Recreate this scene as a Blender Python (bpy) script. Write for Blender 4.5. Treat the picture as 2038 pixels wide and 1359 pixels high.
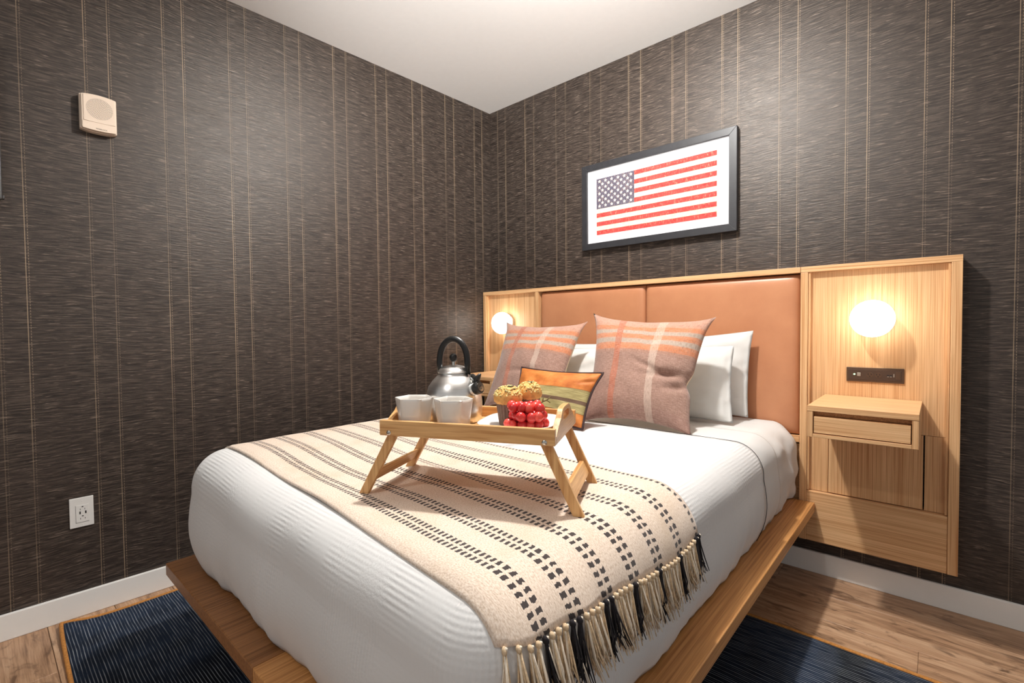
import bpy, bmesh, math, random
from mathutils import Vector, Matrix, noise
random.seed(7)
C = bpy.context.scene.collection
for o in list(bpy.data.objects): bpy.data.objects.remove(o)

# ------------------------------------------------------------------ camera, light, exposure
CAM = Vector((2.3762, -2.4528, 1.0946)); F_PX = 952.1
yaw, pitch, roll = .728, -.0287, -.0094
fw = Vector((-math.sin(yaw)*math.cos(pitch), math.cos(yaw)*math.cos(pitch), math.sin(pitch)))
r0 = fw.cross(Vector((0, 0, 1))).normalized(); u0 = r0.cross(fw)
rr = r0*math.cos(roll)+u0*math.sin(roll); uu = u0*math.cos(roll)-r0*math.sin(roll)
cd = bpy.data.cameras.new('camera'); cam = bpy.data.objects.new('camera', cd); C.objects.link(cam)
cd.sensor_width = 36; cd.lens = F_PX*36/2038; cd.clip_start = .02
cam.matrix_world = Matrix(((rr.x, uu.x, -fw.x, CAM.x), (rr.y, uu.y, -fw.y, CAM.y), (rr.z, uu.z, -fw.z, CAM.z), (0, 0, 0, 1)))
bpy.context.scene.camera = cam

W = bpy.data.worlds.new('world'); bpy.context.scene.world = W; W.use_nodes = True
W.node_tree.nodes['Background'].inputs[0].default_value = (1.0, .99, .975, 1)
W.node_tree.nodes['Background'].inputs[1].default_value = .33

def area(name, loc, size, power, col, rot=(0, 0, 0), spread=math.pi):
    l = bpy.data.lights.new(name, 'AREA'); l.shape = 'DISK'; l.size = size; l.energy = power; l.color = col; l.spread = spread
    o = bpy.data.objects.new(name, l); C.objects.link(o); o.location = loc; o.rotation_euler = rot; return o
area('downlight', (1.50, -1.17, 2.585), .10, 22, (1, .975, .935))
pl_ = bpy.data.lights.new('downlight_fill', 'POINT'); pl_.energy = 54; pl_.color = (1, .975, .935); pl_.shadow_soft_size = .05  # added point fill just below the downlight, brightens the upper walls
po_ = bpy.data.objects.new('downlight_fill', pl_); C.objects.link(po_); po_.location = (1.50, -1.17, 2.53)
area('downlight', (1.75, -3.15, 2.585), .10, 9, (1, .975, .935))
def bounce(loc, aim, power, size):
    l = bpy.data.lights.new('ceiling_bounce', 'SPOT'); l.energy = power; l.color = (1, .985, .96); l.spot_size = math.radians(size); l.spot_blend = .9; l.shadow_soft_size = .25
    o = bpy.data.objects.new('ceiling_bounce', l); C.objects.link(o); o.location = loc
    o.rotation_euler = (Vector(aim)-Vector(loc)).to_track_quat('-Z', 'Y').to_euler()
bounce((2.6, -3.1, 1.35), (1.12, -.92, 2.62), 520, 56)  # added spot behind the camera, aimed up to brighten the ceiling

S = bpy.context.scene
S.view_settings.view_transform = 'Standard'; S.view_settings.look = 'None'
S.view_settings.exposure = 0.22; S.view_settings.gamma = 1; S.view_settings.use_curve_mapping = False

# ------------------------------------------------------------------ material helpers
def lin(c):
    return tuple((v/255/12.92 if v/255 <= .04045 else ((v/255+.055)/1.055)**2.4) for v in c)+(1,)
class N:
    def __init__(s, name):
        s.m = bpy.data.materials.new(name); s.m.use_nodes = True; s.t = s.m.node_tree
        s.b = s.t.nodes['Principled BSDF']; s._tc = None
    def new(s, typ, **kw):
        n = s.t.nodes.new(typ)
        for k, v in kw.items():
            setattr(n, k, v)
        return n
    def link(s, a, b): s.t.links.new(a, b)
    def put(s, sock, v):
        if hasattr(v, 'is_output') or isinstance(v, bpy.types.NodeSocket): s.link(v, sock)
        else: sock.default_value = v
    @property
    def tc(s):
        if not s._tc: s._tc = s.new('ShaderNodeTexCoord')
        return s._tc
    def obj(s): return s.tc.outputs['Object']
    def uv(s): return s.tc.outputs['UV']
    def map(s, vec, scale, loc=(0, 0, 0)):
        n = s.new('ShaderNodeMapping'); s.link(vec, n.inputs['Vector']); n.inputs['Scale'].default_value = scale
        s.put(n.inputs['Location'], loc); return n.outputs[0]
    def noise(s, vec, scale=5, detail=4, rough=.55, dist=0):
        n = s.new('ShaderNodeTexNoise'); s.link(vec, n.inputs['Vector'])
        n.inputs['Scale'].default_value = scale; n.inputs['Detail'].default_value = detail
        n.inputs['Roughness'].default_value = rough; n.inputs['Distortion'].default_value = dist
        return n.outputs['Fac']
    def ramp(s, fac, stops, interp='LINEAR'):
        n = s.new('ShaderNodeValToRGB'); s.link(fac, n.inputs[0]); cr = n.color_ramp; cr.interpolation = interp
        while len(cr.elements) < len(stops): cr.elements.new(.5)
        for e, (p, c) in zip(cr.elements, stops):
            e.position = p; e.color = c if len(c) == 4 else tuple(c)+(1,)
        return n.outputs[0]
    def math(s, op, a, b=None, c=None):
        n = s.new('ShaderNodeMath', operation=op); s.put(n.inputs[0], a)
        if b is not None: s.put(n.inputs[1], b)
        if c is not None: s.put(n.inputs[2], c)
        return n.outputs[0]
    def mix(s, fac, a, b, mode='MIX'):
        n = s.new('ShaderNodeMix', data_type='RGBA', blend_type=mode)
        s.put(n.inputs[0], fac); s.put(n.inputs[6], a); s.put(n.inputs[7], b); return n.outputs[2]
    def sep(s, vec):
        n = s.new('ShaderNodeSeparateXYZ'); s.link(vec, n.inputs[0]); return n.outputs
    def comb(s, x, y, z):
        n = s.new('ShaderNodeCombineXYZ'); s.put(n.inputs[0], x); s.put(n.inputs[1], y); s.put(n.inputs[2], z); return n.outputs[0]
    def bump(s, h, strength=.3, dist=.002):
        n = s.new('ShaderNodeBump'); s.link(h, n.inputs['Height']); n.inputs['Strength'].default_value = strength
        n.inputs['Distance'].default_value = dist; s.link(n.outputs[0], s.b.inputs['Normal'])
    def col(s, c): s.put(s.b.inputs['Base Color'], c)
    def set(s, rough=.5, metal=0, spec=.5, **kw):
        s.b.inputs['Roughness'].default_value = rough; s.b.inputs['Metallic'].default_value = metal
        s.b.inputs['Specular IOR Level'].default_value = spec
        for k, v in kw.items(): s.b.inputs[k].default_value = v
    def rnd(s): return s.new('ShaderNodeObjectInfo').outputs['Random']

def plain(name, rgb, rough=.5, metal=0, spec=.5, var=.05, sc=30, bump=0, **kw):
    n = N(name); c = lin(rgb)
    d = tuple(v*(1-var) for v in c[:3])+(1,); l = tuple(min(1, v*(1+var)) for v in c[:3])+(1,)
    f = n.noise(n.obj(), sc, 3); n.col(n.ramp(f, [(.3, d), (.7, l)])); n.set(rough, metal, spec, **kw)
    if bump: n.bump(f, bump, .001)
    return n.m

def wood(name, dark, light, axis, rough=.42, fine=260, wide=38, along=1.6, tone=.0, spec=.4):
    n = N(name); sc = [1, 1, 1]
    ax = 'xyz'.index(axis)
    vec = n.obj()
    off = n.new('ShaderNodeVectorMath', operation='ADD'); n.link(vec, off.inputs[0])
    r = n.math('MULTIPLY', n.rnd(), 7.3); n.link(n.comb(r, r, r), off.inputs[1]); v = off.outputs[0]
    s1 = [fine]*3; s1[ax] = along*1.6
    s2 = [wide]*3; s2[ax] = along*.5
    f1 = n.noise(n.map(v, s1), 1, 3, .6); f2 = n.noise(n.map(v, s2), 1, 5, .55, .25)
    f = n.math('ADD', n.math('MULTIPLY', f1, .72), n.math('MULTIPLY', f2, .28))
    d, l = lin(dark), lin(light)
    mid = tuple((a*.42+b*.58) for a, b in zip(d, l))
    c = n.ramp(f, [(.36, d), (.49, mid), (.62, l)])
    if tone:
        c = n.mix(n.math('MULTIPLY', n.rnd(), tone), c, tuple(x*.45 for x in d[:3])+(1,))
    n.col(c); n.set(rough, 0, spec); n.bump(f1, .12, .0006); return n.m

def wallpaper(name, axis, off, per, pair):
    n = N(name); x, y, z = n.sep(n.obj())
    q = x if axis == 'x' else n.math('MULTIPLY', y, 1.0)
    vec = n.comb(q, 0, z)
    warp = n.noise(n.map(vec, (2.2, 1, 4)), 1, 3)
    zz = n.math('ADD', z, n.math('MULTIPLY', warp, .05))
    v2 = n.comb(q, 0, zz)
    fib = n.noise(n.map(v2, (13, 1, 190)), 1, 5, .62)
    fib2 = n.noise(n.map(v2, (17, 1, 210), (3, 0, 5)), 1, 3, .6)
    blot = n.noise(n.map(vec, (1.4, 1, 1.4), (2, 0, 2)), 1, 2)
    base = n.ramp(fib, [(.33, lin((20, 16, 14))), (.49, lin((54, 45, 40))), (.64, lin((84, 73, 65)))])
    fleck = n.ramp(fib2, [(.59, (0, 0, 0)), (.69, (1, 1, 1))])
    c = n.mix(n.math('MULTIPLY', fleck, .8), base, lin((138, 122, 109)))
    c = n.mix(n.math('MULTIPLY', blot, .25), c, lin((44, 36, 32)))
    m = n.math('MULTIPLY', n.math('FRACT', n.math('DIVIDE', n.math('SUBTRACT', q, off-per*40), per)), per)
    def near(p, w): return n.math('LESS_THAN', n.math('ABSOLUTE', n.math('SUBTRACT', m, p)), w)
    solid = n.math('MAXIMUM', near(.004, .0012), near(.004+pair, .0012))
    dash = n.math('MAXIMUM', near(.0115, .0010), near(.0115+pair, .0010))
    on = n.math('LESS_THAN', n.math('FRACT', n.math('MULTIPLY', z, 95)), .62)
    fade = n.ramp(n.noise(n.map(vec, (3.9, 1, 1.1), (7, 0, 1)), 1, 2), [(.40, (.25,)*3), (.62, (1,)*3)])
    st = n.math('MULTIPLY', n.math('MAXIMUM', solid, n.math('MULTIPLY', n.math('MULTIPLY', dash, on), .75)), fade)
    c = n.mix(n.math('MULTIPLY', st, .62), c, lin((186, 162, 132)))
    n.col(c); n.set(.43, 0, .52, **{'Specular Tint': (1, .95, .90, 1)})
    h = n.math('ADD', n.math('MULTIPLY', fib, .7), n.math('ADD', n.math('MULTIPLY', fib2, .4), n.math('MULTIPLY', st, .6)))
    n.bump(h, .65, .003); return n.m

M = {}
M['ceil'] = plain('ceiling_paint', (232, 230, 227), .9, var=.01)
M['trim'] = plain('trim_paint', (240, 238, 234), .45, var=.01)
M['wpR'] = wallpaper('wallpaper_right', 'x', .322-.004, .2505, .073)
M['wpL'] = wallpaper('wallpaper_left', 'y', -2.147-.004, .2495, .071)
M['oak_z'] = wood('oak_upright', (188, 132, 82), (234, 192, 144), 'z', fine=420, wide=70)
M['oak_x'] = wood('oak_crosswise', (188, 132, 82), (234, 192, 144), 'x', fine=420, wide=70)
M['oak_y'] = wood('oak_lengthwise', (188, 132, 82), (234, 192, 144), 'y', fine=420, wide=70)
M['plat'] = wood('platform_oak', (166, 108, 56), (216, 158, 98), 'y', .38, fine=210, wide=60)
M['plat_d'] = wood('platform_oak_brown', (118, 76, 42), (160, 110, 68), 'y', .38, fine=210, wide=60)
M['bamboo_x'] = wood('bamboo_long', (190, 134, 78), (228, 182, 124), 'x', .35, fine=150, wide=60, along=4)
M['bamboo_y'] = wood('bamboo_cross', (190, 134, 78), (228, 182, 124), 'y', .35, fine=150, wide=60, along=4)
M['bamboo_z'] = wood('bamboo_leg', (190, 134, 78), (228, 182, 124), 'z', .35, fine=150, wide=60, along=4)

def floor_mat():
    n = N('floor_plank_oak'); v = n.obj()
    off = n.new('ShaderNodeVectorMath', operation='ADD'); n.link(v, off.inputs[0]); r = n.math('MULTIPLY', n.rnd(), 23)
    n.link(n.comb(r, r, 0), off.inputs[1]); v = off.outputs[0]
    g = n.noise(n.map(v, (2.2, 28, 10)), 1, 7, .62, .7); k = n.noise(n.map(v, (7, 16, 7)), 1, 5, .6, 1.2); f = n.noise(n.map(v, (9, 210, 9)), 1, 3, .6)
    h = n.math('ADD', n.math('MULTIPLY', g, .6), n.math('MULTIPLY', f, .4))
    c = n.ramp(h, [(.33, lin((112, 80, 58))), (.5, lin((184, 146, 114))), (.66, lin((214, 180, 148)))])
    c = n.mix(n.ramp(k, [(.54, (0, 0, 0)), (.68, (.85,)*3)]), c, lin((92, 64, 46)))
    c = n.mix(n.math('MULTIPLY', n.rnd(), .25), c, lin((128, 92, 66)))
    n.col(c); n.set(.42, 0, .4); n.bump(h, .15, .0012); return n.m
M['floor'] = floor_mat()
M['gap'] = plain('plank_joint', (50, 36, 28), .9)
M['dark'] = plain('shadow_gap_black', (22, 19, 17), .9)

def leather():
    n = N('tan_leather'); a = n.new('ShaderNodeTexVoronoi'); n.link(n.obj(), a.inputs['Vector']); a.inputs['Scale'].default_value = 420
    f = n.noise(n.obj(), 9, 4); n.col(n.ramp(f, [(.3, lin((188, 128, 92))), (.7, lin((198, 138, 100)))])); n.set(.36, 0, .45)
    n.bump(a.outputs['Distance'], .10, .0004); return n.m
M['leather'] = leather()

def linen(name, rgb, weave=900, rough=.95, bump=.25, var=.04):
    n = N(name); c = lin(rgb); f = n.noise(n.map(n.obj(), (weave, weave*.35, weave)), 1, 2)
    g = n.noise(n.obj(), 14, 4)
    n.col(n.mix(n.math('MULTIPLY', g, .5), c, tuple(v*(1-var*2) for v in c[:3])+(1,))); n.set(rough, 0, .15, **{'Sheen Weight': .15})
    n.bump(n.math('ADD', n.math('MULTIPLY', f, .35), g), bump, .002); return n.m
M['sheet'] = linen('white_sheet', (217, 216, 214))
M['pillow'] = linen('white_pillowcase', (222, 221, 218), bump=.4)
M['cream'] = linen('cream_backing', (226, 208, 176))

def waffle():
    n = N('white_waffle_weave'); u, v, w = n.sep(n.uv())
    rib = n.math('SINE', n.math('MULTIPLY', v, 2*math.pi/.0105))
    blk = n.noise(n.map(n.uv(), (5, 9, 1)), 1, 2)
    nub = n.noise(n.map(n.uv(), (170, 170, 1)), 1, 2)
    cross = n.math('SINE', n.math('MULTIPLY', u, 2*math.pi/.009))
    sel = n.ramp(blk, [(.47, (0, 0, 0)), (.53, (1, 1, 1))])
    top = n.ramp(v, [(.20, (0,)*3), (.36, (1,)*3)]); gr = n.ramp(n.noise(n.map(n.uv(), (9, 3, 1), (1, 2, 0)), 1, 2), [(.40, (.12,)*3), (.56, (1,)*3)])
    rib = n.math('MULTIPLY', n.math('MULTIPLY', rib, n.math('ADD', n.math('MULTIPLY', top, .85), .10)), gr)
    h = n.math('ADD', n.math('MULTIPLY', rib, .6), n.math('ADD', n.math('MULTIPLY', nub, .7), n.math('MULTIPLY', n.math('MULTIPLY', cross, sel), .4)))
    n.col(n.mix(n.math('MULTIPLY', nub, .15), lin((220, 219, 218)), lin((200, 199, 197)))); n.set(.95, 0, .12, **{'Sheen Weight': .15})
    n.bump(n.math('MULTIPLY', h, n.ramp(n.noise(n.map(n.uv(), (8, 2.2, 1), (4, 1, 0)), 1, 2), [(.38, (.15,)*3), (.60, (1,)*3)])), .38, .0022); return n.m
M['waffle'] = waffle()

YB, YF = -1.25, -1.93
STR = [.018, .122, .226, .326, .420, .520, .604]      # stripe distances from the blanket's head edge
def blanket_mat():
    n = N('woven_throw'); u, v, w = n.sep(n.uv())      # u runs along the stripes, v across, both in metres
    vv = n.math('ADD', v, n.math('MULTIPLY', n.noise(n.map(n.uv(), (6, 2, 1)), 1, 2), .006))
    ph = n.math('LESS_THAN', n.math('FRACT', n.math('ADD', n.math('MULTIPLY', u, 72), n.math('MULTIPLY', n.noise(n.map(n.uv(), (60, 160, 1)), 1, 1), .5))), .52)
    rows = None
    for i, s in enumerate(STR):
        for d in ((0.0,) if i == 0 else (-.0105, .0105)):
            m = n.math('LESS_THAN', n.math('ABSOLUTE', n.math('SUBTRACT', vv, s+.003+d)), .0072)
            rows = m if rows is None else n.math('MAXIMUM', rows, m)
    dash = n.math('MULTIPLY', rows, ph)
    g = n.noise(n.map(n.uv(), (240, 420, 1)), 1, 3); b = n.noise(n.map(n.uv(), (9, 9, 1)), 1, 4)
    base = n.ramp(g, [(.3, lin((196, 172, 150))), (.52, lin((226, 207, 190))), (.7, lin((238, 224, 210)))])
    base = n.mix(n.ramp(b, [(.5, (0, 0, 0)), (.8, (.5,)*3)]), base, lin((198, 172, 142)))
    c = n.mix(n.math('MULTIPLY', dash, .95), base, lin((40, 34, 38)))
    n.col(c); n.set(.95, 0, .1, **{'Sheen Weight': .2}); n.bump(n.math('ADD', g, n.math('MULTIPLY', rows, .5)), .35, .0015); return n.m
M['blanket'] = blanket_mat()
M['yarn'] = plain('cream_yarn', (214, 188, 154), .95, var=.25, sc=180)
M['yarn_l'] = plain('pale_yarn', (236, 222, 202), .95, var=.1, sc=180)
M['yarn_k'] = plain('black_yarn', (34, 30, 34), .95, var=.3, sc=180)

def plaid():
    n = N('plaid_wool'); u, v, w = n.sep(n.uv())
    wob = n.math('MULTIPLY', n.noise(n.map(n.uv(), (4, 2, 1)), 1, 3), .03)
    vv = n.math('ADD', v, n.math('SUBTRACT', wob, .015)); uuu = n.math('ADD', u, n.math('SUBTRACT', wob, .015))
    mauve, orange, grey = lin((146, 114, 101)), lin((194, 118, 76)), lin((168, 156, 143))
    tan = lin((186, 142, 122))
    base = n.ramp(vv, [(0, lin((140, 106, 96))), (.10, mauve), (.615, mauve), (.62, orange), (.685, grey), (.735, orange), (.79, grey), (.835, orange), (.885, tan), (.89, tan)], 'CONSTANT')
    soft = n.ramp(vv, [(0, mauve), (.58, mauve), (.65, orange), (.71, grey), (.765, orange), (.81, grey), (.86, orange), (.93, tan)])
    base = n.mix(.35, base, soft)
    def band(c0, w_): return n.math('LESS_THAN', n.math('ABSOLUTE', n.math('SUBTRACT', uuu, c0)), w_)
    base = n.mix(n.math('MULTIPLY', band(.30, .032), .75), base, lin((172, 92, 62)))
    base = n.mix(n.math('MULTIPLY', band(.66, .034), .42), base, lin((206, 190, 174)))
    h = n.noise(n.map(n.uv(), (22, 190, 1)), 1, 4, .65); h2 = n.noise(n.map(n.uv(), (150, 30, 1)), 1, 3)
    base = n.mix(n.ramp(h, [(.42, (.0,)*3), (.70, (.55,)*3)]), base, lin((196, 166, 150)))
    base = n.mix(n.ramp(h2, [(.45, (0,)*3), (.75, (.45,)*3)]), base, lin((104, 76, 70)))
    n.col(base); n.set(.95, 0, .1, **{'Sheen Weight': .25}); n.bump(n.math('ADD', h, h2), .3, .0015); return n.m
M['plaid'] = plaid()

def lumbar():
    n = N('orange_green_leather_patchwork'); u, v, w = n.sep(n.uv())
    st = n.noise(n.map(n.uv(), (6, 70, 1)), 1, 4, .65); bl = n.noise(n.map(n.uv(), (7, 5, 1)), 1, 4)
    org = n.ramp(bl, [(.3, lin((166, 88, 38))), (.55, lin((200, 122, 60))), (.75, lin((216, 142, 82)))])
    grn = n.ramp(st, [(.3, lin((112, 98, 60))), (.5, lin((160, 146, 98))), (.7, lin((188, 174, 124)))])
    isg = n.math('LESS_THAN', n.math('ABSOLUTE', n.math('SUBTRACT', v, .43)), .205)
    isb = n.math('LESS_THAN', n.math('ABSOLUTE', n.math('SUBTRACT', v, .415)), .032)
    sm = n.math('LESS_THAN', n.math('ABSOLUTE', n.math('SUBTRACT', n.math('ABSOLUTE', n.math('SUBTRACT', v, .43)), .205)), .006)
    c = n.mix(isg, org, grn); c = n.mix(n.math('MULTIPLY', isb, .9), c, lin((92, 64, 54))); c = n.mix(n.math('MULTIPLY', sm, .6), c, lin((84, 56, 30)))
    n.col(c); n.set(.6, 0, .3); n.bump(n.math('ADD', st, bl), .35, .002); return n.m
M['lumbar'] = lumbar()
M['piping'] = plain('dark_brown_piping', (52, 30, 30), .6)
M['orange'] = plain('orange_suede', (204, 122, 58), .7, var=.15, sc=14)

def rug_mat():
    n = N('navy_striped_rug'); x, y, z = n.sep(n.obj())
    wob = n.math('MULTIPLY', n.noise(n.map(n.obj(), (3, 3, 1)), 1, 2), .014)
    f = n.math('FRACT', n.math('MULTIPLY', n.math('ADD', y, wob), 1/.0088))
    brk = n.noise(n.map(n.obj(), (9, 114, 1)), 1, 3); patch = n.noise(n.map(n.obj(), (3.5, 2.0, 1)), 1, 3); nub = n.noise(n.map(n.obj(), (420, 420, 1)), 1, 2)
    on = n.math('MULTIPLY', n.math('LESS_THAN', f, .27), n.ramp(brk, [(.38, (.08,)*3), (.62, (1,)*3)]))
    base = n.ramp(patch, [(.38, lin((26, 28, 35))), (.6, lin((42, 54, 74)))])
    c = n.mix(n.math('MULTIPLY', on, .6), base, lin((186, 192, 198)))
    c = n.mix(n.math('MULTIPLY', nub, .35), c, lin((20, 22, 28)))
    n.col(c); n.set(1, 0, .05); n.bump(n.math('ADD', n.math('MULTIPLY', on, .6), nub), .5, .003); return n.m
M['rug'] = rug_mat()
M['bind'] = plain('orange_binding', (190, 128, 62), .9, var=.25, sc=160)

def steel():
    n = N('brushed_steel'); f = n.noise(n.map(n.obj(), (4, 4, 420)), 1, 2)
    n.col(n.ramp(f, [(.3, lin((224, 222, 219))), (.7, lin((240, 238, 235)))])); n.set(.32, 1, .5); n.bump(f, .02, .0002); return n.m
M['steel'] = steel()
M['chrome'] = plain('polished_metal', (210, 206, 198), .15, 1, var=.02)
M['black'] = plain('black_plastic', (28, 27, 26), .38)
M['ceramic'] = plain('white_ceramic', (232, 230, 226), .12, var=.01, spec=.6)
def frost():
    n = N('pearl_white_glazed_cup'); f = n.noise(n.map(n.obj(), (8, 8, 8)), 1, 2)
    n.col(n.ramp(f, [(.3, lin((226, 221, 214))), (.7, lin((236, 232, 226)))])); n.set(.16, 0, .6, **{'Coat Weight': .4, 'Coat Roughness': .08}); return n.m
M['cup'] = frost()
def grape():
    n = N('red_grape_skin'); f = n.noise(n.obj(), 60, 3)
    n.col(n.mix(n.rnd(), n.ramp(f, [(.3, lin((216, 46, 42))), (.75, lin((240, 112, 98)))]), lin((196, 30, 40)))); n.set(.2, 0, .5, **{'Subsurface Weight': .35, 'Subsurface Scale': .006, 'Subsurface Radius': (1, .25, .2)}); return n.m
M['grape'] = grape()
M['stem'] = plain('dry_green_stem', (120, 110, 66), .7)
M['muffin'] = plain('golden_muffin_top', (222, 166, 94), .8, var=.25, sc=60, bump=.5)
M['crumb'] = plain('pale_crumbs', (240, 212, 144), .8, var=.25, sc=90)
M['seed'] = plain('green_pumpkin_seed', (74, 78, 40), .6)
M['wrap'] = plain('brown_paper_case', (124, 98, 84), .75, var=.2, sc=120)
M['frame'] = plain('charcoal_frame', (44, 44, 47), .4, var=.12, sc=40)
M['mat'] = plain('white_mat_board', (236, 234, 236), .9, var=.01)
def pr(name, a, b):
    n = N(name); f = n.noise(n.obj(), 55, 6, .7); k = n.noise(n.map(n.obj(), (260, 260, 60)), 1, 3)
    n.col(n.mix(n.ramp(k, [(.58, (0,)*3), (.7, (.5,)*3)]), n.ramp(f, [(.3, lin(a)), (.7, lin(b))]), lin((206, 170, 140)))); n.set(.85, 0, .2); return n.m
M['fr'], M['fc'], M['fb'], M['fs'] = pr('flag_red', (186, 54, 52), (216, 84, 78)), pr('flag_cream', (232, 202, 170), (244, 224, 198)), pr('flag_blue', (76, 72, 88), (102, 96, 108)), pr('flag_star', (236, 220, 196), (244, 232, 214))
M['ivory'] = plain('ivory_plastic', (232, 212, 192), .4, var=.01)
M['hole'] = plain('dark_hole', (26, 22, 20), .8)
M['plate'] = plain('white_wall_plate', (226, 224, 220), .35, var=.01)
M['bronze'] = plain('bronze_plate', (88, 66, 50), .38, .35, var=.05)
M['bronze_d'] = plain('bronze_insert', (74, 55, 43), .4, .2, var=.05)
M['silver'] = plain('silver_contact', (190, 180, 166), .3, .8)
M['tv'] = plain('black_screen_shell', (58, 56, 56), .35)
def glow():
    n = N('lit_opal_glass'); n.col((1, .93, .82, 1)); n.set(.3)
    n.b.inputs['Emission Color'].default_value = (1, .94, .86, 1); n.b.inputs['Emission Strength'].default_value = 8.0; return n.m
M['glow'] = glow()
def led():
    n = N('green_led'); n.col((.6, .9, .6, 1)); n.b.inputs['Emission Color'].default_value = (.55, .9, .6, 1); n.b.inputs['Emission Strength'].default_value = .6; return n.m
M['led'] = led()

# ------------------------------------------------------------------ mesh helpers
class B:
    """collects geometry for ONE mesh"""
    def __init__(s): s.v = []; s.f = []; s.m = []; s.uv = None
    def add(s, vs, fs, mi=0):
        k = len(s.v); s.v += [Vector(p) for p in vs]; s.f += [tuple(i+k for i in f) for f in fs]; s.m += [mi]*len(fs); return s
    def box(s, x0, x1, y0, y1, z0, z1, mi=0):
        return s.add([(x0, y0, z0), (x1, y0, z0), (x1, y1, z0), (x0, y1, z0), (x0, y0, z1), (x1, y0, z1), (x1, y1, z1), (x0, y1, z1)],
                     [(0, 3, 2, 1), (4, 5, 6, 7), (0, 1, 5, 4), (1, 2, 6, 5), (2, 3, 7, 6), (3, 0, 4, 7)], mi)
    def tube(s, pts, r, n=8, mi=0, cap=True):
        pts = [Vector(p) for p in pts]; rs = r if isinstance(r, (list, tuple)) else [r]*len(pts)
        vs = []; a = None
        for i, p in enumerate(pts):
            t = (pts[min(i+1, len(pts)-1)]-pts[max(i-1, 0)]).normalized()
            if a is None:
                a = t.orthogonal().normalized()
            a = (a-t*a.dot(t)).normalized(); b = t.cross(a)
            vs += [p+(a*math.cos(2*math.pi*k/n)+b*math.sin(2*math.pi*k/n))*rs[i] for k in range(n)]
        fs = [(i*n+k, i*n+(k+1) % n, (i+1)*n+(k+1) % n, (i+1)*n+k) for i in range(len(pts)-1) for k in range(n)]
        if cap: fs += [tuple(reversed(range(n))), tuple(range((len(pts)-1)*n, len(pts)*n))]
        return s.add(vs, fs, mi)
    def lathe(s, prof, n=32, c=(0, 0, 0), axis=None, mi=0, wob=None):
        c = Vector(c); Z = Vector(axis).normalized() if axis else Vector((0, 0, 1))
        X = Z.orthogonal().normalized() if axis else Vector((1, 0, 0)); Y = Z.cross(X)
        vs = []
        for r, z in prof:
            for k in range(n):
                a = 2*math.pi*k/n; rq = r*(wob(a, z) if wob else 1)
                vs.append(c+X*(rq*math.cos(a))+Y*(rq*math.sin(a))+Z*z)
        m = len(prof)
        fs = [(i*n+k, i*n+(k+1) % n, (i+1)*n+(k+1) % n, (i+1)*n+k) for i in range(m-1) for k in range(n)]
        if prof[0][0] > 1e-5: fs.append(tuple(reversed(range(n))))
        if prof[-1][0] > 1e-5: fs.append(tuple(range((m-1)*n, m*n)))
        return s.add(vs, fs, mi)
    def grid(s, fn, nu, nv, mi=0, uv=None):
        vs = [fn(i/nu, j/nv) for j in range(nv+1) for i in range(nu+1)]
        fs = [(j*(nu+1)+i, j*(nu+1)+i+1, (j+1)*(nu+1)+i+1, (j+1)*(nu+1)+i) for j in range(nv) for i in range(nu)]
        k = len(s.v); s.add(vs, fs, mi)
        if uv:
            if s.uv is None: s.uv = {}
            for j in range(nv+1):
                for i in range(nu+1): s.uv[k+j*(nu+1)+i] = uv(i/nu, j/nv)
        return s
    def prism(s, loop, d0, d1, fn, mi=0):
        n = len(loop); vs = [fn(a, b, d0) for a, b in loop]+[fn(a, b, d1) for a, b in loop]
        return s.add(vs, [tuple(range(n))[::-1], tuple(range(n, 2*n))]+[(i, (i+1) % n, n+(i+1) % n, n+i) for i in range(n)], mi)
    def ico(s, c, r, sub=1, mi=0, sq=(1, 1, 1)):
        bm = bmesh.new(); bmesh.ops.create_icosphere(bm, subdivisions=sub, radius=r)
        s.add([Vector(c)+Vector((v.co.x*sq[0], v.co.y*sq[1], v.co.z*sq[2])) for v in bm.verts], [[v.index for v in f.verts] for f in bm.faces], mi); bm.free(); return s

def put(name, b, mats, parent=None, local=False, bevel=0, smooth=False, weld=0, seg=2, kind=None, label=None):
    """link ONE mesh object; geometry is given in room coordinates unless local"""
    me = bpy.data.meshes.new(name)
    vs = b.v
    inv = None
    if parent is not None and not local:
        inv = parent_matrix(parent).inverted(); vs = [inv @ v for v in vs]
    me.from_pydata([tuple(v) for v in vs], [], b.f)
    mats = mats if isinstance(mats, (list, tuple)) else [mats]
    for m in mats: me.materials.append(M[m] if isinstance(m, str) else m)
    for p, mi in zip(me.polygons, b.m): p.material_index = mi
    if b.uv:
        L = me.uv_layers.new(name='UVMap')
        for lp in me.loops: L.data[lp.index].uv = b.uv.get(lp.vertex_index, (0, 0))
    bm = bmesh.new(); bm.from_mesh(me)
    if weld: bmesh.ops.remove_doubles(bm, verts=bm.verts, dist=weld)
    bmesh.ops.recalc_face_normals(bm, faces=bm.faces)
    bm.to_mesh(me); bm.free()
    if smooth:
        for p in me.polygons: p.use_smooth = True
        if smooth != 'all': me.set_sharp_from_angle(angle=math.radians(smooth if isinstance(smooth, (int, float)) and smooth > 1 else 40))
    o = bpy.data.objects.new(name, me); C.objects.link(o)
    if parent is not None: o.parent = parent
    if bevel:
        md = o.modifiers.new('bevel', 'BEVEL'); md.width = bevel; md.segments = seg; md.limit_method = 'ANGLE'; md.angle_limit = math.radians(35)
    if kind: o['kind'] = kind
    if label: o['label'] = label
    return o
def parent_matrix(o):
    m = Matrix.Translation(o.location) @ o.rotation_euler.to_matrix().to_4x4()
    return parent_matrix(o.parent) @ m if o.parent else m
def tag(o, label, cat, group=None):
    o['label'] = label; o['category'] = cat
    if group: o['group'] = group
    return o
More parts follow.
